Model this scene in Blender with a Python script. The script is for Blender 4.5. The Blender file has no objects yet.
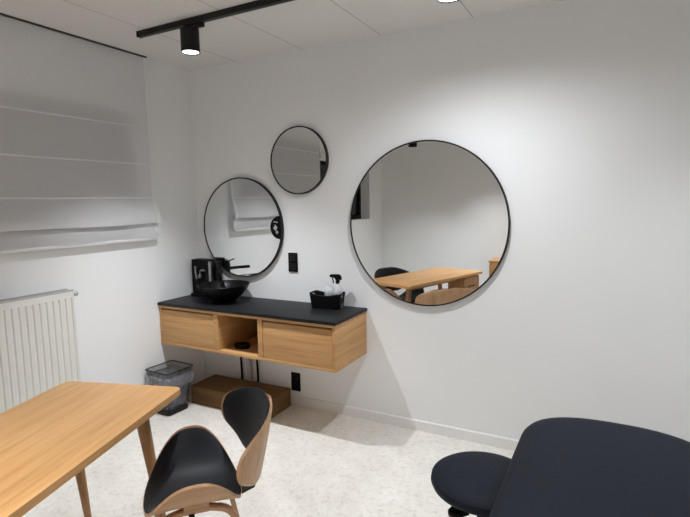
import bpy, bmesh, math, random
from mathutils import Vector, Matrix
random.seed(7)
S = bpy.context.scene
C = S.collection
PI = math.pi

# ------------------------------------------------------------------ materials
def mat(name):
    m = bpy.data.materials.new(name); m.use_nodes = True
    nt = m.node_tree
    return m, nt, nt.nodes['Principled BSDF']

def setp(b, col=None, rough=None, metal=None, spec=None, **kw):
    if col is not None: b.inputs['Base Color'].default_value = (*col, 1)
    if rough is not None: b.inputs['Roughness'].default_value = rough
    if metal is not None: b.inputs['Metallic'].default_value = metal
    if spec is not None: b.inputs['Specular IOR Level'].default_value = spec
    for k, v in kw.items(): b.inputs[k].default_value = v

def coords(nt, scale=(1, 1, 1), rot=(0, 0, 0)):
    tc = nt.nodes.new('ShaderNodeTexCoord'); mp = nt.nodes.new('ShaderNodeMapping')
    mp.inputs['Scale'].default_value = scale; mp.inputs['Rotation'].default_value = rot
    nt.links.new(tc.outputs['Object'], mp.inputs['Vector'])
    return mp.outputs['Vector']

def noise(nt, vec, scale, detail=4, rough=.55, dist=0):
    n = nt.nodes.new('ShaderNodeTexNoise')
    n.inputs['Scale'].default_value = scale; n.inputs['Detail'].default_value = detail
    n.inputs['Roughness'].default_value = rough; n.inputs['Distortion'].default_value = dist
    nt.links.new(vec, n.inputs['Vector'])
    return n.outputs['Fac']

def ramp(nt, fac, stops):
    r = nt.nodes.new('ShaderNodeValToRGB'); e = r.color_ramp.elements
    while len(e) < len(stops): e.new(.5)
    for i, (p, c) in enumerate(stops):
        e[i].position = p; e[i].color = (*c, 1) if len(c) == 3 else c
    nt.links.new(fac, r.inputs['Fac'])
    return r.outputs['Color']

def mixc(nt, fac, a, b, mode='MIX'):
    n = nt.nodes.new('ShaderNodeMix'); n.data_type = 'RGBA'; n.blend_type = mode
    for s, v in ((n.inputs[0], fac), (n.inputs[6], a), (n.inputs[7], b)):
        if hasattr(v, 'links') or isinstance(v, bpy.types.NodeSocket): nt.links.new(v, s)
        elif isinstance(v, (int, float)): s.default_value = v
        else: s.default_value = (*v, 1)
    return n.outputs[2]

def mth(nt, op, a, b=None, c=None):
    n = nt.nodes.new('ShaderNodeMath'); n.operation = op
    for i, v in enumerate((a, b, c)):
        if v is None: continue
        if isinstance(v, bpy.types.NodeSocket): nt.links.new(v, n.inputs[i])
        else: n.inputs[i].default_value = v
    return n.outputs[0]

def bump(nt, b, h, strength=.1, dist=.01):
    n = nt.nodes.new('ShaderNodeBump'); n.inputs['Strength'].default_value = strength
    n.inputs['Distance'].default_value = dist
    nt.links.new(h, n.inputs['Height']); nt.links.new(n.outputs['Normal'], b.inputs['Normal'])

def plain(name, col, rough=.5, metal=0, spec=.5, var=.04, vs=30, bmp=0, **kw):
    m, nt, b = mat(name); setp(b, col, rough, metal, spec, **kw)
    f = noise(nt, coords(nt), vs, 3)
    c = ramp(nt, f, [(.3, tuple(x*(1-var) for x in col)), (.7, tuple(min(1, x*(1+var)) for x in col))])
    nt.links.new(c, b.inputs['Base Color'])
    if bmp: bump(nt, b, f, bmp, .002)
    return m

def wood(name, c_dark, c_mid, c_light, axis=0, rough=.45, sc=1.0, planks=0):
    """straight-grained timber; grain runs along the given local axis"""
    m, nt, b = mat(name); setp(b, c_mid, rough, 0, .35)
    s = [14*sc, 14*sc, 14*sc]; s[axis] = .9*sc
    v = coords(nt, tuple(s))
    f = noise(nt, v, 1.6, 6, .62, .4)
    s2 = [90*sc, 90*sc, 90*sc]; s2[axis] = 2.2*sc
    g = noise(nt, coords(nt, tuple(s2)), 1.3, 3, .6)
    col = ramp(nt, f, [(.28, c_dark), (.5, c_mid), (.74, c_light)])
    fine = ramp(nt, g, [(.34, (.80, .78, .74)), (.56, (1, 1, 1))])
    col = mixc(nt, .8, col, fine, 'MULTIPLY')
    if planks:
        tc = nt.nodes.new('ShaderNodeTexCoord'); sp = nt.nodes.new('ShaderNodeSeparateXYZ')
        nt.links.new(tc.outputs['Object'], sp.inputs[0])
        q = mth(nt, 'FLOOR', mth(nt, 'MULTIPLY', sp.outputs[1 if axis == 0 else 0], 1/planks))
        wn = nt.nodes.new('ShaderNodeTexWhiteNoise'); wn.noise_dimensions = '1D'
        nt.links.new(q, wn.inputs['W'])
        t = ramp(nt, wn.outputs['Value'], [(0, (.90, .89, .87)), (1, (1.0, 1.0, 1.0))])
        col = mixc(nt, 1, col, t, 'MULTIPLY')
    nt.links.new(col, b.inputs['Base Color'])
    bump(nt, b, g, .06, .001)
    return m

M = {}
M['oak'] = wood('oak_lacquer', (.44, .235, .088), (.56, .315, .130), (.63, .375, .168), 0)
M['oak_side'] = wood('oak_side', (.44, .235, .088), (.56, .315, .130), (.63, .375, .168), 1)
M['oak_table'] = wood('oak_table', (.55, .285, .100), (.66, .365, .145), (.73, .43, .19), 1, .38, 1.0, .115)
M['oak_leg'] = wood('oak_leg', (.30, .155, .062), (.40, .215, .09), (.47, .27, .12), 2)
M['ply'] = wood('bent_plywood', (.40, .225, .115), (.50, .295, .16), (.57, .35, .20), 2, .4)
M['ply_seat'] = wood('bent_plywood_seat', (.40, .225, .115), (.50, .295, .16), (.57, .35, .20), 0, .4)
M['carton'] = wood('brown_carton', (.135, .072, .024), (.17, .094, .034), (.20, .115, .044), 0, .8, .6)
M['leather'] = plain('black_leather', (.007, .008, .011), .5, 0, .2, .1, 60, .05)
M['vinyl'] = plain('charcoal_vinyl', (.0140, .0168, .0255), .6, 0, .10, .06, 80, .04)
M['black'] = plain('matt_black', (.004, .004, .0045), .5, 0, .10)
M['blackmetal'] = plain('black_metal', (.007, .007, .007), .4, 0, .25)
M['ceramic'] = plain('black_ceramic', (.004, .004, .0045), .36, 0, .22)
M['slab'] = plain('black_worktop', (.010, .0105, .0125), .5, 0, .2, .12, 120)
M['chrome'] = plain('chrome', (.75, .75, .75), .15, 1)
M['steel'] = plain('grey_steel', (.35, .35, .36), .35, 1)
M['greyplastic'] = plain('grey_plastic', (.42, .42, .42), .5)
M['radiator'] = plain('radiator_enamel', (.74, .735, .69), .35, 0, .5, .01)
M['whitepaint'] = plain('white_gloss', (.80, .80, .79), .4, 0, .5, .01)
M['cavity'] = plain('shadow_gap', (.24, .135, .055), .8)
M['niche_shade'] = plain('niche_shade_board', (.055, .030, .014), .8)  # back panel darker than the oak: the niche's shade is put into its colour

def wallmat():
    m, nt, b = mat('wall_paint'); setp(b, (.77, .775, .77), .7, 0, .3)
    v = coords(nt)
    f = noise(nt, v, 1.2, 3)
    nt.links.new(ramp(nt, f, [(.3, (.80, .81, .815)), (.7, (.83, .84, .845))]), b.inputs['Base Color'])
    bump(nt, b, noise(nt, v, 220, 2), .04, .001)
    return m
M['wall'] = wallmat()

def ceilmat():
    m, nt, b = mat('ceiling_panels'); setp(b, (.70, .66, .62), .8, 0, .2)
    tc = nt.nodes.new('ShaderNodeTexCoord'); sp = nt.nodes.new('ShaderNodeSeparateXYZ')
    nt.links.new(tc.outputs['Object'], sp.inputs[0])
    def joint(sock, off, pitch, w):
        a = mth(nt, 'FRACT', mth(nt, 'MULTIPLY', mth(nt, 'SUBTRACT', sock, off-w/2), 1/pitch))
        return mth(nt, 'LESS_THAN', a, w/pitch)
    j = mth(nt, 'MAXIMUM', joint(sp.outputs[0], .50, .612, .006), joint(sp.outputs[1], -1.75, 1.8, .006))
    f = noise(nt, coords(nt), 140, 3)
    base = ramp(nt, f, [(.35, (.76, .74, .715)), (.65, (.80, .78, .755))])
    nt.links.new(mixc(nt, j, base, (.44, .42, .395)), b.inputs['Base Color'])
    return m
M['ceiling'] = ceilmat()

def floormat():
    m, nt, b = mat('speckled_vinyl_floor'); setp(b, (.6, .58, .54), .42, 0, .35)
    v = coords(nt)
    a = noise(nt, v, 5.5, 8, .68, .3)
    base = ramp(nt, a, [(.28, (.66, .635, .58)), (.48, (.72, .70, .65)), (.68, (.77, .755, .71))])
    bl = noise(nt, v, 30, 6, .72)
    base = mixc(nt, 1, base, ramp(nt, bl, [(.33, (.80, .785, .75)), (.5, (1, 1, 1))]), 'MULTIPLY')
    sp = noise(nt, v, 70, 3, .6)
    fl = ramp(nt, sp, [(.285, (1, 1, 1)), (.32, (0, 0, 0))])
    base = mixc(nt, fl, base, (.30, .28, .24))
    nt.links.new(base, b.inputs['Base Color'])
    nt.links.new(ramp(nt, bl, [(.3, (.5, .5, .5)), (.7, (.36, .36, .36))]), b.inputs['Roughness'])
    return m
M['floor'] = floormat()

def blindmat(name, col, opaque):
    m, nt, b = mat(name); setp(b, col, .85, 0, .1)
    out = nt.nodes['Material Output']
    v = coords(nt, (1, 1, 1))
    f = noise(nt, coords(nt, (60, 60, 420)), 1, 2)
    f2 = noise(nt, coords(nt, (420, 420, 60)), 1, 2)
    nt.links.new(ramp(nt, mth(nt, 'MULTIPLY', mth(nt, 'ADD', f, f2), .5), [(.35, tuple(x*.92 for x in col)), (.65, col)]), b.inputs['Base Color'])
    tr = nt.nodes.new('ShaderNodeBsdfTranslucent'); tr.inputs[0].default_value = (*col, 1)
    mx = nt.nodes.new('ShaderNodeMixShader'); mx.inputs[0].default_value = .30
    nt.links.new(b.outputs[0], mx.inputs[1]); nt.links.new(tr.outputs[0], mx.inputs[2])
    tp = nt.nodes.new('ShaderNodeBsdfTransparent')
    m2 = nt.nodes.new('ShaderNodeMixShader'); m2.inputs[0].default_value = opaque
    nt.links.new(tp.outputs[0], m2.inputs[1]); nt.links.new(mx.outputs[0], m2.inputs[2])
    nt.links.new(m2.outputs[0], out.inputs['Surface'])
    return m
M['blind'] = blindmat('sheer_linen', (.89, .895, .91), .82)
M['hem'] = blindmat('linen_hem', (.90, .90, .895), .98)

def mirrormat():
    m, nt, b = mat('mirror_silver'); setp(b, (.80, .815, .81), .0, 1)
    return m
M['mirror'] = mirrormat()

def meshmat():
    m, nt, b = mat('black_wire_mesh'); setp(b, (.015, .015, .017), .45, .3)
    out = nt.nodes['Material Output']
    tc = nt.nodes.new('ShaderNodeTexCoord'); sp = nt.nodes.new('ShaderNodeSeparateXYZ')
    nt.links.new(tc.outputs['Object'], sp.inputs[0])
    s = mth(nt, 'ADD', sp.outputs[0], sp.outputs[1])
    d1 = mth(nt, 'FRACT', mth(nt, 'MULTIPLY', mth(nt, 'ADD', s, sp.outputs[2]), 160))
    d2 = mth(nt, 'FRACT', mth(nt, 'MULTIPLY', mth(nt, 'SUBTRACT', s, sp.outputs[2]), 160))
    w = mth(nt, 'MAXIMUM', mth(nt, 'LESS_THAN', d1, .2), mth(nt, 'LESS_THAN', d2, .2))
    tp = nt.nodes.new('ShaderNodeBsdfTransparent'); mx = nt.nodes.new('ShaderNodeMixShader')
    nt.links.new(w, mx.inputs[0]); nt.links.new(tp.outputs[0], mx.inputs[1]); nt.links.new(b.outputs[0], mx.inputs[2])
    nt.links.new(mx.outputs[0], out.inputs['Surface'])
    return m
M['mesh'] = meshmat()

def film(name, col, alpha, rough=.2, vary=.35):
    m, nt, b = mat(name); setp(b, col, rough, 0, .6)
    out = nt.nodes['Material Output']
    f = noise(nt, coords(nt), 14, 4, .6, .6)
    a = mth(nt, 'MULTIPLY_ADD', f, vary, alpha-vary/2)
    tp = nt.nodes.new('ShaderNodeBsdfTransparent'); mx = nt.nodes.new('ShaderNodeMixShader')
    nt.links.new(a, mx.inputs[0]); nt.links.new(tp.outputs[0], mx.inputs[1]); nt.links.new(b.outputs[0], mx.inputs[2])
    nt.links.new(mx.outputs[0], out.inputs['Surface'])
    return m
M['bag'] = film('grey_bin_bag', (.30, .31, .34), .42, .3, 1.3)
M['clear'] = film('clear_plastic', (.80, .82, .83), .36, .12)

def glassmat():
    m, nt, b = mat('night_window_glass'); setp(b, (.012, .013, .016), .06, 0, .5)
    return m
M['nightglass'] = glassmat()

def emit(name, col, st):
    m, nt, b = mat(name); setp(b, (.8, .8, .8), .4)
    b.inputs['Emission Color'].default_value = (*col, 1); b.inputs['Emission Strength'].default_value = st
    return m
M['lens'] = emit('lit_lamp_lens', (1, .98, .95), 9)

# ------------------------------------------------------------------ mesh helpers
def box(bm, x0, x1, y0, y1, z0, z1, bev=0, seg=2, xf=None):
    vs = [bm.verts.new((x, y, z)) for z in (z0, z1) for y in (y0, y1) for x in (x0, x1)]
    fs = [(0, 2, 3, 1), (4, 5, 7, 6), (0, 1, 5, 4), (2, 6, 7, 3), (0, 4, 6, 2), (1, 3, 7, 5)]
    faces = [bm.faces.new([vs[i] for i in f]) for f in fs]
    if bev:
        es = list({e for f in faces for e in f.edges})
        r = bmesh.ops.bevel(bm, geom=es, offset=bev, segments=seg, profile=.6, affect='EDGES', clamp_overlap=True)
        vs = list({v for f in r['faces'] for v in f.verts} | {v for v in vs if v.is_valid})
    if xf is not None:
        bmesh.ops.transform(bm, matrix=xf, verts=[v for v in vs if v.is_valid])
    return vs

def B(x0, x1, y0, y1, z0, z1, bev=0, seg=2):
    bm = bmesh.new(); box(bm, x0, x1, y0, y1, z0, z1, bev, seg); return bm

def tube(bm, pts, r, n=12, caps=True):
    """round tube along pts; r a number or one radius per point"""
    pts = [Vector(p) for p in pts]; rs = r if isinstance(r, (list, tuple)) else [r]*len(pts)
    rings = []; prev = None
    for i, p in enumerate(pts):
        d = (pts[min(i+1, len(pts)-1)] - pts[max(i-1, 0)]).normalized()
        if prev is None:
            a = Vector((0, 0, 1)) if abs(d.z) < .9 else Vector((1, 0, 0))
            u = d.cross(a).normalized()
        else:
            u = (prev - d*prev.dot(d)).normalized()
        prev = u; w = d.cross(u)
        rings.append([bm.verts.new(p + rs[i]*(u*math.cos(2*PI*k/n) + w*math.sin(2*PI*k/n))) for k in range(n)])
    for a, b in zip(rings, rings[1:]):
        for k in range(n): bm.faces.new((a[k], a[(k+1) % n], b[(k+1) % n], b[k]))
    if caps:
        bm.faces.new(rings[0][::-1]); bm.faces.new(rings[-1])

def bar(bm, pts, w, h, side):
    """flat bar of rectangular section along pts; side = fixed width direction"""
    pts = [Vector(p) for p in pts]; side = Vector(side).normalized(); rings = []
    for i, p in enumerate(pts):
        d = (pts[min(i+1, len(pts)-1)] - pts[max(i-1, 0)]).normalized()
        n = side.cross(d).normalized()
        rings.append([bm.verts.new(p + side*sx*w/2 + n*sz*h/2) for sx, sz in ((-1, -1), (1, -1), (1, 1), (-1, 1))])
    for a, b in zip(rings, rings[1:]):
        for k in range(4): bm.faces.new((a[k], a[(k+1) % 4], b[(k+1) % 4], b[k]))
    bm.faces.new(rings[0][::-1]); bm.faces.new(rings[-1])

def lathe(bm, prof, n=48, c=(0, 0), axis='z'):
    """revolve (r, z) profile about the vertical through c"""
    rings = []
    for r, z in prof:
        if r < 1e-6: rings.append([bm.verts.new((c[0], c[1], z))])
        else: rings.append([bm.verts.new((c[0]+r*math.cos(2*PI*k/n), c[1]+r*math.sin(2*PI*k/n), z)) for k in range(n)])
    for a, b in zip(rings, rings[1:]):
        for k in range(n):
            k2 = (k+1) % n
            if len(a) == 1 and len(b) == 1: continue
            if len(a) == 1: bm.faces.new((a[0], b[k2], b[k]))
            elif len(b) == 1: bm.faces.new((a[k], a[k2], b[0]))
            else: bm.faces.new((a[k], a[k2], b[k2], b[k]))

def sweep_closed(bm, path, sec):
    """closed loop path (list of (centre, out-dir)), section in (out, along-axis) with axis given"""
    rings = [[bm.verts.new(p) for p in ring] for ring in path]
    n = len(rings); m = len(rings[0])
    for i in range(n):
        a, b = rings[i], rings[(i+1) % n]
        for k in range(m): bm.faces.new((a[k], a[(k+1) % m], b[(k+1) % m], b[k]))

def prism(bm, poly, z0, z1, bev=0, seg=3):
    lo = [bm.verts.new((x, y, z0)) for x, y in poly]; hi = [bm.verts.new((x, y, z1)) for x, y in poly]
    n = len(poly); f1 = bm.faces.new(lo[::-1]); f2 = bm.faces.new(hi)
    for k in range(n): bm.faces.new((lo[k], lo[(k+1) % n], hi[(k+1) % n], hi[k]))
    if bev:
        bmesh.ops.bevel(bm, geom=list(f1.edges)+list(f2.edges), offset=bev, segments=seg, profile=.5, affect='EDGES', clamp_overlap=True)

def rrect(x0, x1, y0, y1, r, n=8):
    p = []
    for cx, cy, a0 in ((x1-r, y1-r, 0), (x0+r, y1-r, 90), (x0+r, y0+r, 180), (x1-r, y0+r, 270)):
        for k in range(n+1):
            a = math.radians(a0+90*k/n); p.append((cx+r*math.cos(a), cy+r*math.sin(a)))
    return p

def obj(name, bm, m, parent=None, loc=None, smooth=True, angle=40):
    bmesh.ops.recalc_face_normals(bm, faces=bm.faces)
    me = bpy.data.meshes.new(name); bm.to_mesh(me); bm.free()
    me.materials.append(M[m] if isinstance(m, str) else m)
    if smooth:
        for p in me.polygons: p.use_smooth = True
        me.set_sharp_from_angle(angle=math.radians(angle))
    o = bpy.data.objects.new(name, me); C.objects.link(o)
    if parent: o.parent = parent
    if loc: o.location = loc
    return o

def tag(o, label, cat, group=None, kind=None):
    o['label'] = label; o['category'] = cat
    if group: o['group'] = group
    if kind: o['kind'] = kind
    return o

def thing(name, label, cat, loc=(0, 0, 0), rz=0, group=None):
    o = bpy.data.objects.new(name, None); o.empty_display_size = .1; C.objects.link(o)
    o.location = loc; o.rotation_euler = (0, 0, rz)
    return tag(o, label, cat, group)

def dup(o, parent=None):
    c = o.copy(); C.objects.link(c)
    if parent: c.parent = parent
    for ch in list(o.children): dup(ch, c)
    return c

def struct(name, bm, m, parent=None, label=None, cat=None, smooth=False):
    o = obj(name, bm, m, parent, smooth=smooth)
    if not parent:
        o['kind'] = 'structure'
        if label: o['label'] = label
        if cat: o['category'] = cat
    return o

# ------------------------------------------------------------------ the room
H, XR, YR = 2.69, 4.9, -3.92
TH = .12
struct('floor', B(-.3, XR+TH, YR-TH, TH, -.1, 0), 'floor', None, 'pale speckled beige floor covering', 'floor')
struct('ceiling', B(-.3, XR+TH, YR-TH, TH, H, H+.1), 'ceiling', None, 'off white panelled ceiling with thin dark joints', 'ceiling')
struct('wall_back', B(0, XR, 0, TH, 0, H), 'wall', None, 'white wall carrying the three round mirrors', 'wall')
struct('wall_rear', B(0, XR, YR-TH, YR, 0, H), 'wall', None, 'plain white wall seen only in the mirror', 'wall')
struct('wall_right', B(XR, XR+TH, YR-TH, TH, 0, H), 'wall', None, 'plain white wall to the right, outside the picture', 'wall')
# left wall with its window opening
WY0, WY1, WZ0, WZ1, WD = -3.50, -.60, 1.338, 2.27, .17
bm = bmesh.new()
box(bm, -.3, 0, YR-TH, TH, 0, WZ0); box(bm, -.3, 0, YR-TH, TH, WZ1, H)
box(bm, -.3, 0, YR-TH, WY0, WZ0, WZ1); box(bm, -.3, 0, WY1, TH, WZ0, WZ1)
struct('wall_left', bm, 'wall', None, 'white wall with the blind and the radiator', 'wall')
w = thing('window_1', 'dark night window behind the roman blind', 'window', (-WD, (WY0+WY1)/2, WZ0)); w['kind'] = 'structure'
L = (WY1-WY0)/2; h = WZ1-WZ0
bm = bmesh.new()
for a, b in ((-L, -L+.05), (-.03, .03), (L-.05, L)): box(bm, -.03, .03, a, b, 0, h, .004)
for a, b in ((0, .05), (h-.05, h)): box(bm, -.03, .03, -L+.05, -.03, a, b, .004); box(bm, -.03, .03, .03, L-.05, a, b, .004)
obj('window_frame', bm, 'blackmetal', w)
for a, b in ((-L+.05, -.03), (.03, L-.05)): obj('pane', B(-.008, .002, a, b, .05, h-.05), 'nightglass', w)
# skirting
bm = bmesh.new()
def skirt(bm, axis):
    if axis == 'x':
        prof = [(0, 0), (-.014, 0), (-.014, .066), (-.010, .072), (0, .072)]
        a = [bm.verts.new((.0, y, z)) for y, z in prof]; b = [bm.verts.new((XR, y, z)) for y, z in prof]
    else:
        prof = [(0, 0), (.014, 0), (.014, .066), (.010, .072), (0, .072)]
        a = [bm.verts.new((x, YR, z)) for x, z in prof]; b = [bm.verts.new((x, -.0145, z)) for x, z in prof]
    for k in range(5): bm.faces.new((a[k], a[(k+1) % 5], b[(k+1) % 5], b[k]))
    bm.faces.new(a); bm.faces.new(b[::-1])
skirt(bm, 'x'); struct('baseboard_back', bm, 'whitepaint', None, 'low white skirting board under the mirrors', 'baseboard')
bm = bmesh.new(); skirt(bm, 'y'); struct('baseboard_left', bm, 'whitepaint', None, 'low white skirting board under the radiator', 'baseboard')

# ------------------------------------------------------------------ roman blinds
def fabric(prof, y0, y1, ny=24, wob=.004, seed=1):
    rnd = random.Random(seed); ph = [rnd.uniform(0, 6) for _ in prof]
    bm = bmesh.new(); rows = []
    for i, (x, z) in enumerate(prof):
        row = []
        for k in range(ny+1):
            t = k/ny; y = y0+(y1-y0)*t
            am = wob*(1 if 1 < i else .2)
            row.append(bm.verts.new((x+am*math.sin(5*t*PI+ph[i]*.2+i*.2), y, z+am*.8*math.sin(3*t*PI+1+i*.3)*(1 if i > 4 else 0))))
        rows.append(row)
    for a, b in zip(rows, rows[1:]):
        for k in range(ny): bm.faces.new((a[k], a[k+1], b[k+1], b[k]))
    return bm
PROF = [(.028, 2.679), (.028, 2.50), (.028, 2.33), (.028, 2.17), (.028, 2.04), (.028, 1.90), (.029, 1.78), (.034, 1.65),
        (.054, 1.585), (.069, 1.53), (.076, 1.485), (.069, 1.458), (.046, 1.462), (.032, 1.49), (.028, 1.50), (.038, 1.465), (.046, 1.42), (.048, 1.375), (.042, 1.350), (.030, 1.360)]
bl = thing('roman_blind', 'lowered white roman blind with fold seams, hanging over the window above the radiator', 'blind', (0, 0, 0), 0, 'roman blinds')
obj('blind_fabric', fabric(PROF, -2.06, -.465), 'blind', bl, angle=80)
off = [(x+.0025, z) for x, z in PROF]
for (a, b) in ((-.492, -.463), (-2.062, -2.035)): obj('side_hem', fabric(off, a, b, 2, 0), 'hem', bl, angle=80)
for i in (3, 5, 7):
    x, z = PROF[i]
    bm = bmesh.new(); box(bm, x-.001, x+.005, -2.06, -.466, z-.006, z+.006, .002)
    obj('rod_pocket', bm, 'hem', bl)
obj('head_track', B(.004, .036, -2.06, -.463, 2.680, 2.69), plain('dark_track', (.035, .03, .027), .5), bl)
obj('bottom_bar', B(.022, .042, -2.05, -.475, 1.332, 1.352, .004), 'hem', bl)
b2 = thing('roman_blind', 'raised white roman blind gathered above the bare dark window, seen in the small mirror', 'blind', (0, 0, 0), 0, 'roman blinds')
P2 = [(.03, 2.679), (.032, 2.4), (.034, 2.2), (.040, 2.13), (.046, 2.10), (.030, 2.095), (.020, 2.12), (.030, 2.115), (.042, 2.092), (.025, 2.085)]
obj('blind_fabric', fabric(P2, -3.47, -2.064, 20, .003, 4), 'hem', b2, angle=80)
obj('head_track', B(.004, .036, -3.47, -2.064, 2.680, 2.69), 'greyplastic', b2)

# ------------------------------------------------------------------ radiator
RY1, RY0, RZ0, RZ1 = -1.225, -2.43, .15, 1.072
r = thing('radiator', 'white ribbed panel radiator on the wall under the blind', 'radiator', (0, 0, 0))
bm = bmesh.new(); prof = []
y = RY0+.02; xs = .118
pts = [(xs, RY0)]
n = int((RY1-RY0-.05)/.04)
for k in range(n):
    a = RY1-.030-(n-1-k)*.04
    pts += [(xs, a), (xs-.006, a+.006), (xs-.006, a+.011), (xs, a+.017)]
pts.append((xs, RY1))
zs = [(RZ0+.01, 0), (RZ0+.05, 0), (RZ0+.062, 1), (RZ1-.062, 1), (RZ1-.05, 0), (RZ1-.012, 0)]
rows = [[bm.verts.new((xs-(xs-px)*f, py, z)) for px, py in pts] for z, f in zs]
for a, b in zip(rows, rows[1:]):
    for k in range(len(pts)-1): bm.faces.new((a[k], a[k+1], b[k+1], b[k]))
obj('front_panel', bm, 'radiator', r, angle=25)
obj('rear_panel', B(.045, .06, RY0+.01, RY1-.01, RZ0+.01, RZ1-.02, .004), 'radiator', r)
for a in (RY0, RY1-.004): obj('side_cover', B(.042, .1185, a, a+.004, RZ0+.01, RZ1-.008, .001), 'radiator', r)
bm = bmesh.new()
box(bm, .042, .050, RY0, RY1, RZ1-.012, RZ1, .001); box(bm, .110, .1185, RY0, RY1, RZ1-.012, RZ1, .001)
k = RY0+.01
while k < RY1-.01: box(bm, .050, .110, k, k+.006, RZ1-.008, RZ1-.003); k += .02
obj('top_grille', bm, 'greyplastic', r)
bm = bmesh.new(); tube(bm, [(.08, RY1, RZ1-.035), (.08, RY1+.018, RZ1-.035)], .012, 12); tube(bm, [(.08, RY1+.018, RZ1-.035), (.08, RY1+.045, RZ1-.035)], [.018, .016], 14)
obj('vent_valve', bm, 'greyplastic', r)
for a in (RY0+.2, RY1-.2): obj('wall_bracket', B(.0, .046, a, a+.04, RZ0+.15, RZ1-.15), 'radiator', r)

# ------------------------------------------------------------------ mirrors
def disc_y(bm, r, y, n=128):
    bm.faces.new([bm.verts.new((r*math.cos(2*PI*k/n), y, r*math.sin(2*PI*k/n))) for k in range(n)])
def mirror(label, cx, cz, R):
    t = thing('wall_mirror', label, 'mirror', (cx, 0, cz), 0, 'round wall mirrors')
    bm = bmesh.new(); n = 128; path = []
    sec = [(R, -.002), (R, -.030), (R-.002, -.032), (R-.007, -.032), (R-.009, -.030), (R-.009, -.002)]
    for k in range(n):
        a = 2*PI*k/n; path.append([(q*math.cos(a), y, q*math.sin(a)) for q, y in sec])
    sweep_closed(bm, path, None)
    obj('frame', bm, 'blackmetal', t)
    bm = bmesh.new(); n = 128
    a = [bm.verts.new(((R-.009)*math.cos(2*PI*k/n), -.027, (R-.009)*math.sin(2*PI*k/n))) for k in range(n)]
    b = [bm.verts.new(((R-.009)*math.cos(2*PI*k/n), -.004, (R-.009)*math.sin(2*PI*k/n))) for k in range(n)]
    bm.faces.new(a); bm.faces.new(b[::-1])
    for k in range(n): bm.faces.new((a[k], a[(k+1) % n], b[(k+1) % n], b[k]))
    obj('mirror_glass', bm, 'mirror', t, smooth=False)
    return t
f = .992
CX, CY, CZ = 3.1217, -3.1561, 1.5996
def adj(x, z): return CX+(x-CX)*f, CZ+(z-CZ)*f
x, z = adj(2.025, 1.436); mirror('largest round black framed mirror, reflecting the wooden table', x, z, .55*f)
x, z = adj(1.044, 1.907); mirror('smallest round black framed mirror, hung highest of the three', x, z, .251*f)
x, z = adj(.476, 1.400); m3 = mirror('medium round black framed mirror above the black washbasin', x, z, .403*f)
pale = plain('pale_print', (.38, .39, .40), .6)
# dark round sticker cut by the right rim of the medium mirror
R3 = .403*f-.010; sx, sz, sr = .392, .004, .090
def clip_disc(cx, cz, rr, n=40):
    p = []
    for k in range(n):
        a = 2*PI*k/n; x, z = cx+rr*math.cos(a), cz+rr*math.sin(a); d = math.hypot(x, z)
        if d > R3: x, z = x*R3/d, z*R3/d
        p.append((x, z))
    return p
def plate_y(poly, y0, y1):
    bm = bmesh.new(); a = [bm.verts.new((x, y0, z)) for x, z in poly]; b = [bm.verts.new((x, y1, z)) for x, z in poly]
    bm.faces.new(a); bm.faces.new(b[::-1]); n = len(poly)
    for k in range(n): bm.faces.new((a[k], a[(k+1) % n], b[(k+1) % n], b[k]))
    return bm
stk = obj('sticker', plate_y(clip_disc(sx-.012, sz, sr), -.0275, -.0268), 'black', m3, smooth=False); stk['label'] = 'black round sticker with pale marks at the rim'
for poly in ([(.318, .0), (.338, .028), (.358, .005), (.340, -.022)], [(.34, -.028), (.352, -.018), (.366, -.03), (.352, -.048)], [(.322, .045), (.362, .040), (.362, .048), (.324, .053)]):
    obj('sticker_mark', plate_y([p for p in poly if math.hypot(*p) < R3], -.0279, -.0275), pale, stk, smooth=False)

# ------------------------------------------------------------------ vanity
VW, VD, VB, VT = 1.593, .462, .499, .813
v = thing('vanity_cabinet', 'wall hung oak vanity cabinet with two drawers and an open niche', 'cabinet', (0, 0, 0))
t = .022
bm = bmesh.new()
X0 = .004
box(bm, X0, VW, -VD, -.002, VB, VB+t, .0012); box(bm, X0, VW, -VD, -.002, VT-t, VT, .0012)
obj('carcass', bm, 'oak', v)
for a in (X0, VW-t): obj('side_panel', B(a, a+t, -VD, -.002, VB+t, VT-t, .0012), 'oak_side', v)
for a in (.566, .970): obj('divider', B(a, a+.040, -VD, -.002, VB+t, VT-t, .0012), 'oak_side', v)
obj('back_panel', B(X0+t, VW-t, -.014, -.003, VB+t, VT-t), 'niche_shade', v)
for a, b in ((X0+t, .566), (1.010, VW-t)):
    d = obj('drawer', B(a+.003, b-.003, -VD+.004, -VD+.024, VB+t+.003, VT-t-.014, .0015), 'oak', v)
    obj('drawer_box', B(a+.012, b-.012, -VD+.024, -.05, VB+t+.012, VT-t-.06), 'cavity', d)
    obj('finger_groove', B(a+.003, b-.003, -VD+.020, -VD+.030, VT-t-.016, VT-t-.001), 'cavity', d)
tag(obj('worktop', B(.002, 1.602, -.476, -.001, VT, .835, .0015), 'slab'), 'thin black worktop slab lying on the oak vanity', 'worktop')
# small dark item in the niche
bm = bmesh.new(); prism(bm, rrect(.655, .775, -.37, -.29, .03), VB+t+.0005, VB+t+.032, .01)
tag(obj('pouch', bm, 'black'), 'small flat black pouch lying in the open niche of the vanity', 'pouch')

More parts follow.
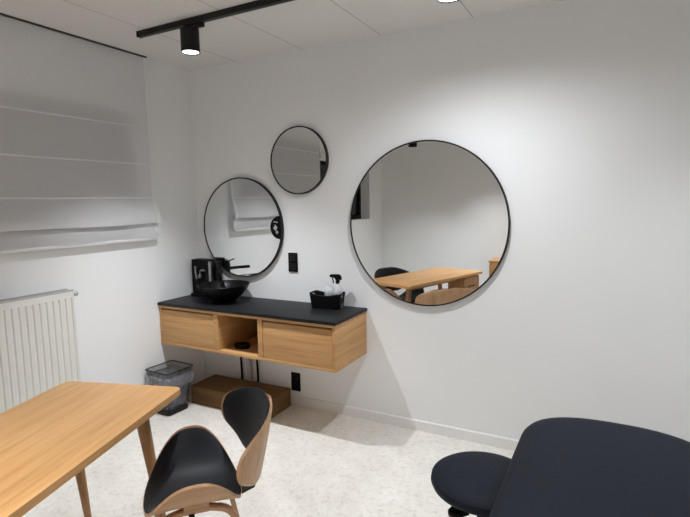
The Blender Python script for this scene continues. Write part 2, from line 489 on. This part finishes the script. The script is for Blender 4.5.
# ------------------------------------------------------------------ basin, tap, machine on the worktop
ZT = .8355
bx, by = .472, -.235
bm = bmesh.new()
lathe(bm, [(0, 0), (.075, 0), (.082, .003), (.115, .030), (.155, .066), (.185, .102), (.201, .134), (.2025, .1375), (.201, .139), (.197, .137), (.180, .105), (.150, .070), (.105, .036), (.05, .022), (0, .020)], 72)
wb = thing('washbasin', 'round black vessel washbasin standing on the worktop', 'basin', (bx, by, ZT))
obj('bowl', bm, 'ceramic', wb)
bm = bmesh.new(); lathe(bm, [(0, .026), (.026, .026), (.030, .0245), (.030, .0215)], 32); obj('drain_plug', bm, 'blackmetal', wb)
tx, ty = .289, -.080
fa = thing('basin_tap', 'tall black mixer tap behind the black washbasin', 'tap', (tx, ty, ZT), math.radians(-42))
bm = bmesh.new(); lathe(bm, [(0, 0), (.030, 0), (.030, .006), (.0235, .010), (.0235, .255), (.0215, .262), (0, .262)], 32); obj('tap_body', bm, 'blackmetal', fa)
bm = bmesh.new(); bar(bm, [(.015, 0, .222), (.10, 0, .226), (.185, 0, .228)], .034, .022, (0, 1, 0)); bmesh.ops.bevel(bm, geom=bm.edges[:], offset=.003, segments=2, affect='EDGES'); obj('spout', bm, 'blackmetal', fa)
bm = bmesh.new(); lathe(bm, [(0, .262), (.021, .262), (.022, .268), (.020, .285), (0, .287)], 32); bar(bm, [(.0, 0, .279), (.03, 0, .288), (.060, 0, .298)], .018, .008, (0, 1, 0)); obj('lever', bm, 'blackmetal', fa)
cm = thing('coffee_machine', 'tall black countertop machine with chrome spout in the wall corner', 'coffee machine', (.140, -.100, ZT))
obj('housing', B(-.104, .082, -.030, .060, .0, .304, .006, 2), 'black', cm)
obj('base_tray', B(-.100, .080, -.060, -.0305, .0, .022, .005), 'black', cm)
obj('side_column', B(.0835, .110, -.032, -.012, .0, .292, .003), 'steel', cm)
bm = bmesh.new(); bar(bm, [(-.042, -.048, .250), (-.039, -.050, .20), (-.032, -.047, .145)], .014, .011, (1, 0, 0)); tube(bm, [(-.041, -.028, .240), (-.041, -.049, .240)], .006, 10); obj('lever', bm, 'steel', cm)
bm = bmesh.new(); tube(bm, [(.063, -.045, .218), (.023, -.048, .220), (.010, -.050, .212), (.008, -.050, .185)], .006, 10); lathe(bm, [(0, .186), (.010, .186), (.015, .172), (.011, .155), (0, .153)], 20, (.008, -.050)); tube(bm, [(.023, -.028, .219), (.023, -.048, .219)], .009, 12); obj('spout', bm, 'steel', cm)

# basket with bottles
bk = thing('basket', 'small black plastic basket with handle holes on the right of the worktop', 'basket', (1.333, -.105, ZT), math.radians(6))
def basket():
    bm = bmesh.new()
    def ring(z, s, dip):
        p = rrect(-.123*s, .123*s, -.060*s, .060*s, .018, 6); out = []
        for x, y in p:
            zz = z
            if dip and abs(y) > .05: zz -= .022*math.cos(min(1, abs(x)/.095)*PI/2)**1.0
            out.append((x, y, zz))
        return out
    def dens(pts, k=4):
        o = []
        for i in range(len(pts)):
            a = Vector(pts[i]); b = Vector(pts[(i+1) % len(pts)])
            m = max(1, int((b-a).length/.008))
            o += [a.lerp(b, j/m) for j in range(m)]
        return o
    base = dens(ring(0, .88, False)); n = len(base)
    def lift(z, s):
        out = []
        for p in base:
            x, y = p.x/.88*s, p.y/.88*s
            zz = z
            fr = z/.112
            yy = abs(p.y/.88)
            if yy > .045: zz = z-fr*.014*max(0, math.cos(min(1, abs(p.x/.88)/.10)*PI/2))
            out.append(Vector((x, y, zz)))
        return out
    rows = [lift(zz, .88+.12*zz/.112) for zz in (0, .017, .034, .051, .068, .083, .098, .112)]
    V = [[bm.verts.new(p) for p in r_] for r_ in rows]
    for i in range(len(V)-1):
        for k in range(n):
            c = (V[i][k].co+V[i][(k+1) % n].co+V[i+1][k].co+V[i+1][(k+1) % n].co)/4
            if abs(c.x) > .10 and abs(c.y) < .030 and 5 <= i <= 5: continue      # handle hole
            bm.faces.new((V[i][k], V[i][(k+1) % n], V[i+1][(k+1) % n], V[i+1][k]))
    bm.faces.new(V[0][::-1])
    return bm
bs = obj('basket_shell', basket(), 'black', bk)
so = bs.modifiers.new('thick', 'SOLIDIFY'); so.thickness = .0025; so.offset = -1
sb = thing('spray_bottle', 'clear spray bottle with black trigger head standing in the basket', 'bottle', (1.412, -.090, ZT+.003), math.radians(200), 'bottles in the basket')
bm = bmesh.new(); lathe(bm, [(0, 0), (.030, 0), (.034, .006), (.034, .115), (.030, .140), (.016, .165), (.013, .172), (.013, .180)], 32); obj('bottle_body', bm, 'clear', sb)
bm = bmesh.new()
lathe(bm, [(0, .178), (.0155, .178), (.0155, .200), (.012, .204), (0, .204)], 20)
hp = [(-.030, .204), (-.024, .232), (-.010, .242), (.050, .242), (.056, .236), (.056, .224), (.020, .218), (.014, .204)]
a = [bm.verts.new((x, -.013, z)) for x, z in hp]; b = [bm.verts.new((x, .013, z)) for x, z in hp]
bm.faces.new(a); bm.faces.new(b[::-1])
for k in range(8): bm.faces.new((a[k], a[(k+1) % 8], b[(k+1) % 8], b[k]))
obj('spray_head', bm, 'black', sb)
bm = bmesh.new(); bar(bm, [(.034, 0, .222), (.036, 0, .205), (.030, 0, .190), (.034, 0, .178)], .012, .007, (0, 1, 0)); obj('trigger', bm, 'black', sb)
jb = thing('plastic_bottle', 'round clear plastic bottle standing in the basket left of the spray bottle', 'bottle', (1.340, -.088, ZT+.003), 0, 'bottles in the basket')
bm = bmesh.new(); lathe(bm, [(0, 0), (.032, 0), (.036, .006), (.036, .120), (.030, .142), (.013, .156), (.012, .162), (0, .162)], 32); obj('bottle_body', bm, 'clear', jb)

# ------------------------------------------------------------------ plates, pipes
def plate(name, label, cat, x, z, rocker):
    p = thing(name, label, cat, (x, 0, z))
    obj('cover_frame', B(-.041, .041, -.010, -.0005, -.074, .074, .003), 'black', p)
    for dz in (-.0355, .0355):
        if rocker: obj('rocker', B(-.029, .029, -.0135, -.0100, dz-.029, dz+.029, .002), 'blackmetal', p)
        else:
            bm = bmesh.new(); n = 32
            path = []
            for k in range(n):
                a = 2*PI*k/n; path.append([(q*math.cos(a), yy, dz+q*math.sin(a)) for q, yy in ((.027, -.010), (.027, -.0125), (.021, -.0125), (.020, -.0102))])
            sweep_closed(bm, path, None); obj('socket_ring', bm, 'blackmetal', p)
plate('light_switch', 'black double switch plate between the medium and large mirrors', 'switch', .975, 1.139, True)
plate('power_socket', 'black double power socket low on the wall under the vanity', 'socket', .968, .186, False)
def pipe(label, x, r_, y, m, low):
    bm = bmesh.new(); tube(bm, [(x, y, VB+.002), (x, y, .30), (x+.004, y, .20), (x+.004, y, low)], r_, 12)
    tag(obj('water_pipe', bm, m), label, 'pipe', 'pipes under the vanity')
pipe('thin black water pipe under the niche, left of the grey drain pipe', .432, .009, -.020, 'black', .0006)
pipe('grey drain pipe under the niche between the black pipes', .520, .020, -.030, 'greyplastic', .0006)
pipe('thin black water pipe under the niche, right of the grey drain pipe', .600, .009, -.020, 'black', .0006)

# ------------------------------------------------------------------ carton and bin under the vanity
ca = thing('cardboard_box', 'long flat brown cardboard box on the floor under the vanity', 'box', (.563, -.200, 0), math.radians(1))
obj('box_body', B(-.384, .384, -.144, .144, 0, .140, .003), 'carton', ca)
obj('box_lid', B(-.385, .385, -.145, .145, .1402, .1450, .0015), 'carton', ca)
prt = plain('carton_print', (.115, .055, .018), .8)
for a, b, c, d in ((-.33, -.26, .04, .085), (-.24, -.16, .035, .095), (-.06, .06, .06, .068)): obj('box_print', B(a, b, -.1446, -.144, c, d), prt, ca)

bn = thing('waste_bin', 'square black wire mesh waste bin beside the cardboard box', 'bin', (.150, -.525, 0), math.radians(-3))
def loft_sq(bm, levels, r=.02, caps=(True, False)):
    rings = []
    for hx, hy, z in levels:
        rings.append([bm.verts.new((x, y, z)) for x, y in rrect(-hx, hx, -hy, hy, r, 4)])
    n = len(rings[0])
    for a, b in zip(rings, rings[1:]):
        for k in range(n): bm.faces.new((a[k], a[(k+1) % n], b[(k+1) % n], b[k]))
    if caps[0]: bm.faces.new(rings[0][::-1])
    if caps[1]: bm.faces.new(rings[-1])
    return rings
bm = bmesh.new(); loft_sq(bm, [(.084, .100, .03), (.126, .128, .345)], caps=(False, False)); obj('mesh_wall', bm, 'mesh', bn)
bm = bmesh.new(); loft_sq(bm, [(.082, .098, 0.001), (.085, .101, .032), (.081, .097, .032), (.079, .095, .006)], caps=(True, True)); obj('base_band', bm, 'blackmetal', bn)
bm = bmesh.new(); p = rrect(-.127, .127, -.129, .129, .02, 4); p = [(x, y, .345) for x, y in p]; tube(bm, p+[p[0], p[1]], .0042, 8); obj('rim_wire', bm, 'blackmetal', bn)
bm = bmesh.new()
rr = random.Random(3)
lv = [(.072, .088, .036), (.076, .094, .09), (.090, .104, .16), (.097, .110, .22), (.104, .114, .27), (.106, .116, .30)]
rings = loft_sq(bm, lv, .03, (True, False))
for rg in rings[1:]:
    for q in rg: q.co += Vector((rr.uniform(-.005, .005), rr.uniform(-.005, .005), rr.uniform(-.006, .006)))
bg = tag(obj('bin_bag', bm, 'bag', None, (.150, -.525, 0), angle=180), 'crumpled grey plastic bag lining the wire mesh waste bin', 'bag')
# outside fold of the liner
bm = bmesh.new()
rings = loft_sq(bm, [(.1275, .1295, .308), (.131, .134, .29), (.130, .134, .265), (.127, .131, .24)], .024, (False, False))
for rg in rings[1:]:
    for q in rg: q.co += Vector((q.co.x*rr.uniform(0, .05), q.co.y*rr.uniform(0, .05), rr.uniform(-.018, .012)))
obj('folded_edge', bm, 'bag', bg, angle=180)

# ------------------------------------------------------------------ table
TA = .312
tb = thing('dining_table', 'oak table with rounded corners and round tapered legs in the left foreground', 'table', (1.066, -1.622, 0), TA-0.0)
TL, TW, TZ = 1.405, .618, .738
bm = bmesh.new(); prism(bm, rrect(-TW/2, TW/2, -TL, 0, .028, 8), TZ-.030, TZ, .004, 3); obj('tabletop', bm, 'oak_table', tb)
for sx in (-1, 1):
    for fy, d in ((-.155, 1), (-TL+.20, -1)):
        if sx > 0 and d < 0: continue                 # the pedestal stands here
        bm = bmesh.new()
        tube(bm, [(sx*(TW/2-.125), fy, TZ-.030), (sx*(TW/2-.122), fy+d*.018, TZ-.16), (sx*(TW/2-.102), fy+d*.105, .0)], [.030, .028, .015], 20)
        obj('leg', bm, 'oak_leg', tb)
for sx in (-1, 1):
    obj('apron', B(sx*(TW/2-.14)-.010, sx*(TW/2-.14)+.010, -TL+.38, -.14, TZ-.085, TZ-.0305, .002), 'oak_leg', tb)
pd = thing('drawer_pedestal', 'brown wooden drawer pedestal carrying the far end of the table in the mirror', 'cabinet', (1.066, -1.622, 0), TA)
obj('pedestal_body', B(.06, .262, -TL+.035, -1.04, 0, TZ-.0305, .003), 'oak_leg', pd)
for k in range(3):
    d = obj('drawer', B(.2625, .279, -TL+.040, -1.045, .02+.225*k, .238+.225*k, .002), 'oak_leg', pd)
    obj('pull', B(.279, .289, -TL+.13, -1.13, .13+.225*k, .14+.225*k, .001), 'blackmetal', d)

# ------------------------------------------------------------------ chairs
def lerpw(tab, t):
    for (a, va), (b, vb) in zip(tab, tab[1:]):
        if t <= b:
            s = (t-a)/(b-a); s = s*s*(3-2*s) if False else s
            return va+(vb-va)*s
    return tab[-1][1]
def smooth_tab(tab, n=60):
    ys = [lerpw(tab, i/n) for i in range(n+1)]
    for _ in range(10):
        ys = [ys[0]]+[(ys[i-1]+2*ys[i]+ys[i+1])/4 for i in range(1, n)]+[ys[-1]]
    return lambda t: ys[min(n-1, int(t*n))]+(ys[min(n, int(t*n)+1)]-ys[min(n-1, int(t*n))])*(t*n-min(n-1, int(t*n)))

SEX = 2.5
def seat_pt(a, b):
    """a forward, b left, in the unit disc mapped to a rounded square"""
    x = (.205 if a > 0 else .190)*a
    y = .261*b*(1-.10*min(0, a)**2)
    q = max(1e-6, 1-a*a)
    z = .402+.165*abs(b)**3.0*q**.12-.008*max(0, a)**2-.014*min(0, a)**2
    return Vector((x, y, z))
BX, BL, BK, BZ, BH = -.260, .074, .955, .460, .302
def back_pt(t, s):
    y = BW(t)*s
    return Vector((BX-BL*t+.010*t*t+BK*y*y+5.1*y**4, y, BZ+BH*t))
_bw = smooth_tab([(0, .161), (.15, .240), (.3, .300), (.45, .318), (.6, .324), (.75, .300), (.88, .160), (1, .130)])
def BW(t):
    w = _bw(t)
    if t > .62: w = _bw(.62)*max(0, 1-((t-.62)/.38)**2.2)**.5
    if t < .08: w *= math.sqrt(max(0, 1-((.08-t)/.08)**2))*.45+.55
    return max(w, .002)

def disc_shell(fn, thick_top, thick_bot, nr=14, nt=72, k=1.0, exp=2.5):
    """closed shell over the surface fn; thick_* are functions of r giving offsets along the normal"""
    bm = bmesh.new(); e = 1e-3
    def ab(r, th):
        c, s_ = math.cos(th), math.sin(th)
        return k*r*math.copysign(abs(c)**(2/exp), c), k*r*math.copysign(abs(s_)**(2/exp), s_)
    def nrm(a, b):
        d1 = fn(a+e, b)-fn(a-e, b); d2 = fn(a, b+e)-fn(a, b-e)
        return d1.cross(d2).normalized()
    def layer(thk):
        c = bm.verts.new(fn(0, 0)+nrm(0, 0)*thk(0)); rs = []
        for i in range(1, nr+1):
            r = (i/nr)**.7
            rs.append([bm.verts.new(fn(*ab(r, 2*PI*j/nt))+nrm(*ab(r, 2*PI*j/nt))*thk(r)) for j in range(nt)])
        for j in range(nt): bm.faces.new((c, rs[0][j], rs[0][(j+1) % nt]))
        for p, q in zip(rs, rs[1:]):
            for j in range(nt): bm.faces.new((p[j], q[j], q[(j+1) % nt], p[(j+1) % nt]))
        return rs[-1]
    A, Bt = layer(thick_top), layer(thick_bot)
    for j in range(nt): bm.faces.new((A[j], A[(j+1) % nt], Bt[(j+1) % nt], Bt[j]))
    return bm

def back_shell(top, bot, k=1.0, t0=0, t1=1, nt=36, ns=24):
    bm = bmesh.new(); e = 2e-3
    def nrm(t, s):
        t = min(max(t, .02), .97)
        d1 = back_pt(min(1, t+e), s)-back_pt(max(0, t-e), s); d2 = back_pt(t, s+e)-back_pt(t, s-e)
        # use a clean surface normal (ignore outline change)
        d1 = Vector((d1.x, 0, d1.z))
        n = d2.cross(d1).normalized()
        return n if n.x > 0 else -n
    def layer(thk):
        return [[bm.verts.new(back_pt(t0+(t1-t0)*i/nt, k*(2*j/ns-1))+nrm(t0+(t1-t0)*i/nt, k*(2*j/ns-1))*thk(i/nt, 2*j/ns-1)) for j in range(ns+1)] for i in range(nt+1)]
    A, Q = layer(top), layer(bot)
    for G in (A, Q):
        for i in range(nt):
            for j in range(ns): bm.faces.new((G[i][j], G[i][j+1], G[i+1][j+1], G[i+1][j]))
    for i in range(nt):
        for j in (0, ns): bm.faces.new((A[i][j], A[i+1][j], Q[i+1][j], Q[i][j]))
    for j in range(ns):
        for i in (0, nt): bm.faces.new((A[i][j], A[i][j+1], Q[i][j+1], Q[i][j]))
    return bm

def make_chair(label):
    c = thing('dining_chair', label, 'chair', (0, 0, 0), 0, 'bentwood chairs at the table')
    obj('seat_shell', disc_shell(seat_pt, lambda r: .0, lambda r: -.012), 'ply_seat', c)
    obj('seat_cushion', disc_shell(seat_pt, lambda r: .003+.015*math.sqrt(max(0, 1-r**5)), lambda r: .0008, k=.982), 'leather', c)
    obj('back_shell', back_shell(lambda t, s: 0, lambda t, s: -.012), 'ply', c)
    def pad(t, s):
        return .003+.016*math.sqrt(max(0, 1-abs(s)**5))*math.sqrt(max(0, 1-abs(2*t-1)**9))
    obj('back_cushion', back_shell(pad, lambda t, s: .0008, .975, .02, .985), 'leather', c)
    # bracket joining seat and back
    bm = bmesh.new(); bar(bm, [(-.08, 0, .392), (-.19, 0, .368), (-.240, 0, .385), (-.257, 0, .43), (-.259, 0, .475)], .09, .008, (0, 1, 0)); obj('back_bracket', bm, 'blackmetal', c)
    # bentwood legs: run out under the seat, bend and go down
    for sx in (-1, 1):
        for sy in (-1, 1):
            pts = [(sx*.02, sy*.10, .380)]
            for q in range(9):
                a = q/8*PI/2*.86; R = .06
                pts.append((sx*(.085+R*math.sin(a)), sy*(.130+.014*math.sin(a)), .380-R*(1-math.cos(a))))
            pts.append((sx*.205, sy*.205, .0))
            bm = bmesh.new(); bar(bm, pts, .034, .022, (0, 1, 0)); bmesh.ops.bevel(bm, geom=bm.edges[:], offset=.004, segments=2, affect='EDGES', clamp_overlap=True)
            obj('leg', bm, 'ply_seat', c)
    bm = bmesh.new(); box(bm, -.05, .05, -.13, .13, .368, .407, .004); obj('cross_brace', bm, 'ply_seat', c)
    for sy in (-1, 1):
        bm = bmesh.new(); tube(bm, [(.02, sy*.125, .372), (.02, sy*.125, .352)], .012, 14); obj('fixing_bolt', bm, 'black', c)
    return c
ch = make_chair('black padded bentwood chair standing right of the oak table')
ch.location = (1.612, -1.722, 0); ch.rotation_euler = (0, 0, math.radians(227))
c2 = dup(ch); c2['label'] = 'black padded bentwood chair beyond the table, seen only in the large mirror'
c2.location = (.93, -2.46, 0); c2.rotation_euler = (0, 0, math.radians(22))

# ------------------------------------------------------------------ stool
st = thing('round_stool', 'round black padded stool tucked half under the treatment table', 'stool', (2.735, -1.352, 0))
bm = bmesh.new(); lathe(bm, [(0, .505), (.15, .505), (.180, .508), (.194, .518), (.200, .533), (.197, .549), (.181, .560), (.13, .565), (0, .567)], 72); obj('seat', bm, 'vinyl', st)
bm = bmesh.new(); box(bm, -.09, .09, -.09, .09, .485, .505, .004); obj('seat_plate', bm, 'black', st)
bm = bmesh.new(); lathe(bm, [(0, .10), (.027, .10), (.027, .33), (.025, .332), (.025, .486), (0, .486)], 28); obj('gas_column', bm, 'black', st)
bm = bmesh.new(); tube(bm, [(-.02, -.02, .478), (-.045, -.085, .472)], .006, 10); lv_ = [(x, y) for x, y in rrect(-.045, .045, -.022, .022, .020)]
pm = bmesh.new(); prism(pm, lv_, -.010, .010, .006); bmesh.ops.transform(pm, matrix=Matrix.Translation((-.062, -.118, .466)) @ Matrix.Rotation(math.radians(50), 4, 'Z'), verts=pm.verts)
tmp = bpy.data.meshes.new('t'); pm.to_mesh(tmp); pm.free(); bm.from_mesh(tmp); bpy.data.meshes.remove(tmp)
obj('height_lever', bm, 'black', st)
for k in range(5):
    a = 2*PI*k/5+.3; cc, ss = math.cos(a), math.sin(a)
    bm = bmesh.new(); tube(bm, [(0, 0, .105), (.12*cc, .12*ss, .092), (.27*cc, .27*ss, .072)], [.022, .018, .013], 12)
    ft = obj('foot', bm, 'black', st)
    bm = bmesh.new(); s_ = Vector((-ss, cc, 0)); p = Vector((.262*cc, .262*ss, .027))
    for sg in (-1, 1): tube(bm, [p+s_*sg*.006, p+s_*sg*.022], .027, 20)
    tube(bm, [p-s_*.008, p+s_*.008], .008, 10); tube(bm, [(.262*cc, .262*ss, .028), (.262*cc, .262*ss, .075)], .006, 10); obj('caster', bm, 'black', ft)

# ------------------------------------------------------------------ treatment table
bd = thing('treatment_table', 'wide black padded treatment table with rounded end in the right foreground', 'treatment table', (3.172, 0, 0))
def bed_outline(ins=0, n=14):
    W = .335-ins; yt = -.957-ins; D = .30-ins
    pts = []
    for k in range(41):
        a = PI*k/40; c_, s_ = math.cos(a), math.sin(a)
        pts.append((W*math.copysign(abs(c_)**(2/2.6), c_), yt-D+D*s_**(2/2.6)))
    yb = -2.84+ins; r2 = .07
    for k in range(n+1):
        a = PI+PI/2*k/n; pts.append((-W+r2+r2*math.cos(a), yb+r2+r2*math.sin(a)))
    for k in range(n+1):
        a = 3*PI/2+PI/2*k/n; pts.append((W-r2+r2*math.cos(a), yb+r2+r2*math.sin(a)))
    # soften the kinks at the corners
    m = len(pts)
    for _ in range(3): pts = [((pts[i-1][0]+2*pts[i][0]+pts[(i+1) % m][0])/4, (pts[i-1][1]+2*pts[i][1]+pts[(i+1) % m][1])/4) for i in range(m)]
    return pts
bm = bmesh.new(); rings = []
for ins, z in ((.02, .604), (.004, .610), (0, .622), (0, .668), (.004, .684), (.014, .696), (.032, .704), (.07, .709)):
    rings.append([bm.verts.new((x, y, z)) for x, y in bed_outline(ins)])
for a, b in zip(rings, rings[1:]):
    for k in range(len(a)): bm.faces.new((a[k], a[(k+1) % len(a)], b[(k+1) % len(a)], b[k]))
bm.faces.new(rings[0][::-1]); bm.faces.new(rings[-1])
obj('padded_top', bm, 'vinyl', bd, angle=60)
bm = bmesh.new(); box(bm, -.27, .27, -2.72, -1.16, .580, .6035, .004); obj('base_board', bm, 'black', bd)
for sx in (-1, 1):
    for y in (-1.42, -2.62):
        bm = bmesh.new(); tube(bm, [(sx*.235, y, .58), (sx*.235, y, 0)], [.024, .020], 16); obj('leg', bm, 'black', bd)
for sx in (-1, 1): obj('side_rail', B(sx*.235-.012, sx*.235+.012, -2.60, -1.44, .54, .578, .003), 'black', bd)

# ------------------------------------------------------------------ low cabinet by the rear wall (seen in the mirror)
kc = thing('low_cabinet', 'small brown wooden cabinet at the right rim of the large mirror', 'cabinet', (2.015, YR+.36, 0))
obj('cabinet_body', B(-.30, .42, -.345, 0, 0, .762, .003), 'oak_leg', kc)
obj('cabinet_top', B(-.31, .43, -.35, .008, .7625, .785, .003), 'oak', kc)
for a, b in ((-.295, .058), (.062, .415)):
    d = obj('door', B(a, b, .001, .018, .03, .755, .002), 'oak_leg', kc)
    obj('knob', B((a+b)/2-.01, (a+b)/2+.01, .018, .032, .60, .62, .004), 'blackmetal', d)

# ------------------------------------------------------------------ lighting tracks and spots
def track(label, x0, x1, y):
    tr = thing('light_track', label, 'light track', ((x0+x1)/2, y, H), 0, 'ceiling light tracks')
    a = (x1-x0)/2
    obj('rail', B(-a, a, -.017, .017, -.034, -.0005, .001), 'blackmetal', tr)
    for s in (-1, 1): obj('end_cap', B(s*a-.006, s*a+.006, -.0175, .0175, -.0345, -.0004, .001), 'black', tr)
def spot(label, x, y, tilt, az, power, size, blend=1.0, col=(1, .96, .90), lb=.140, drop=0, rec=.012):
    g = thing('track_spotlight', label, 'spotlight', (x, y, H), 0, 'track spotlights')
    obj('adapter', B(-.035, .105, -.017, .017, -.058, -.034, .002), 'blackmetal', g)
    bm = bmesh.new(); tube(bm, [(0, 0, -.058), (0, 0, -.075-drop)], .012, 14); obj('stem', bm, 'blackmetal', g)
    R = Matrix.Rotation(az, 4, 'Z') @ Matrix.Rotation(tilt, 4, 'X')
    piv = Vector((0, 0, -.052-drop))
    T = Matrix.Translation(piv) @ R
    bm = bmesh.new(); lathe(bm, [(0, 0), (.051, 0), (.055, -.004), (.055, -lb), (.050, -lb), (.050, -lb+rec), (0, -lb+rec)], 40)
    bmesh.ops.transform(bm, matrix=T, verts=bm.verts); obj('lamp_housing', bm, 'blackmetal', g)
    bm = bmesh.new(); lathe(bm, [(0, -lb+rec-.006), (.049, -lb+rec-.006), (.0495, -lb+rec-.0005), (0, -lb+rec-.0005)], 32)
    bmesh.ops.transform(bm, matrix=T, verts=bm.verts); obj('lens', bm, 'lens', g)
    ld = bpy.data.lights.new('spot_beam', 'SPOT'); ld.energy = power; ld.spot_size = math.radians(size); ld.spot_blend = blend
    ld.color = col; ld.shadow_soft_size = .035
    lo = bpy.data.objects.new('spot_beam', ld); C.objects.link(lo); lo.parent = g
    lo.matrix_local = T @ Matrix.Translation((0, 0, -lb+.001))
    return g
track('black ceiling light track nearest the mirror wall', .43, 4.1, -.855)
track('black ceiling light track nearest the rear wall, only its lamp showing in the mirror', .30, 4.1, -3.10)
PW = 175
LC = (.93, .955, 1.0)
def sp_(label, x, y, p, size, blend=.85, **k): spot(label, x, y, k.pop('tilt', 0), 0, p, size, blend, LC, **k)
sp_('black cylinder spotlight at the left end of the track, above the vanity', .862, -.855, PW*.93, 96)
sp_('black cylinder spotlight at the top edge of the picture, above the large mirror', 2.44, -.855, PW*.53, 168, 1.0, tilt=math.radians(3), lb=.143)
sp_('black cylinder spotlight above the right end of the mirror wall, outside the picture', 3.75, -.855, PW*.36, 112, 1.0)
sp_('long black spotlight by the rear wall, peeking in at the top of the large mirror', .815, -3.10, PW*.26, 96, drop=.04, lb=.315, rec=.05)
sp_('black spotlight on the rear track above the near end of the table', 1.75, -3.10, PW, 96)
sp_('black spotlight on the rear track right of the camera', 3.3, -3.10, PW, 96)

# ------------------------------------------------------------------ world, camera, view
wd = bpy.data.worlds.new('World'); S.world = wd; wd.use_nodes = True
bgn = wd.node_tree.nodes['Background']; bgn.inputs[0].default_value = (.02, .025, .04, 1); bgn.inputs[1].default_value = .2

yaw, pitch, roll, foc = .49290, .1151, -.01770, 496.57
fw = Vector((-math.sin(yaw)*math.cos(pitch), math.cos(yaw)*math.cos(pitch), -math.sin(pitch)))
rt = Vector((math.cos(yaw), math.sin(yaw), 0)); up = rt.cross(fw)
r2 = rt*math.cos(roll)+up*math.sin(roll); u2 = -rt*math.sin(roll)+up*math.cos(roll)
cam = bpy.data.cameras.new('camera'); co = bpy.data.objects.new('camera', cam); C.objects.link(co)
cam.sensor_fit = 'HORIZONTAL'; cam.sensor_width = 36; cam.lens = foc/690*36
cam.clip_start = .05
mw = Matrix((r2, u2, -fw)).transposed().to_4x4(); mw.translation = (CX, CY, CZ)
co.matrix_world = mw
S.camera = co
S.view_settings.view_transform = 'Standard'; S.view_settings.look = 'None'
S.view_settings.exposure = 0.19; S.view_settings.gamma = 1.0; S.view_settings.use_curve_mapping = False
try: S.cycles.max_bounces = 14; S.cycles.diffuse_bounces = 8; S.cycles.transparent_max_bounces = 16
except Exception: pass
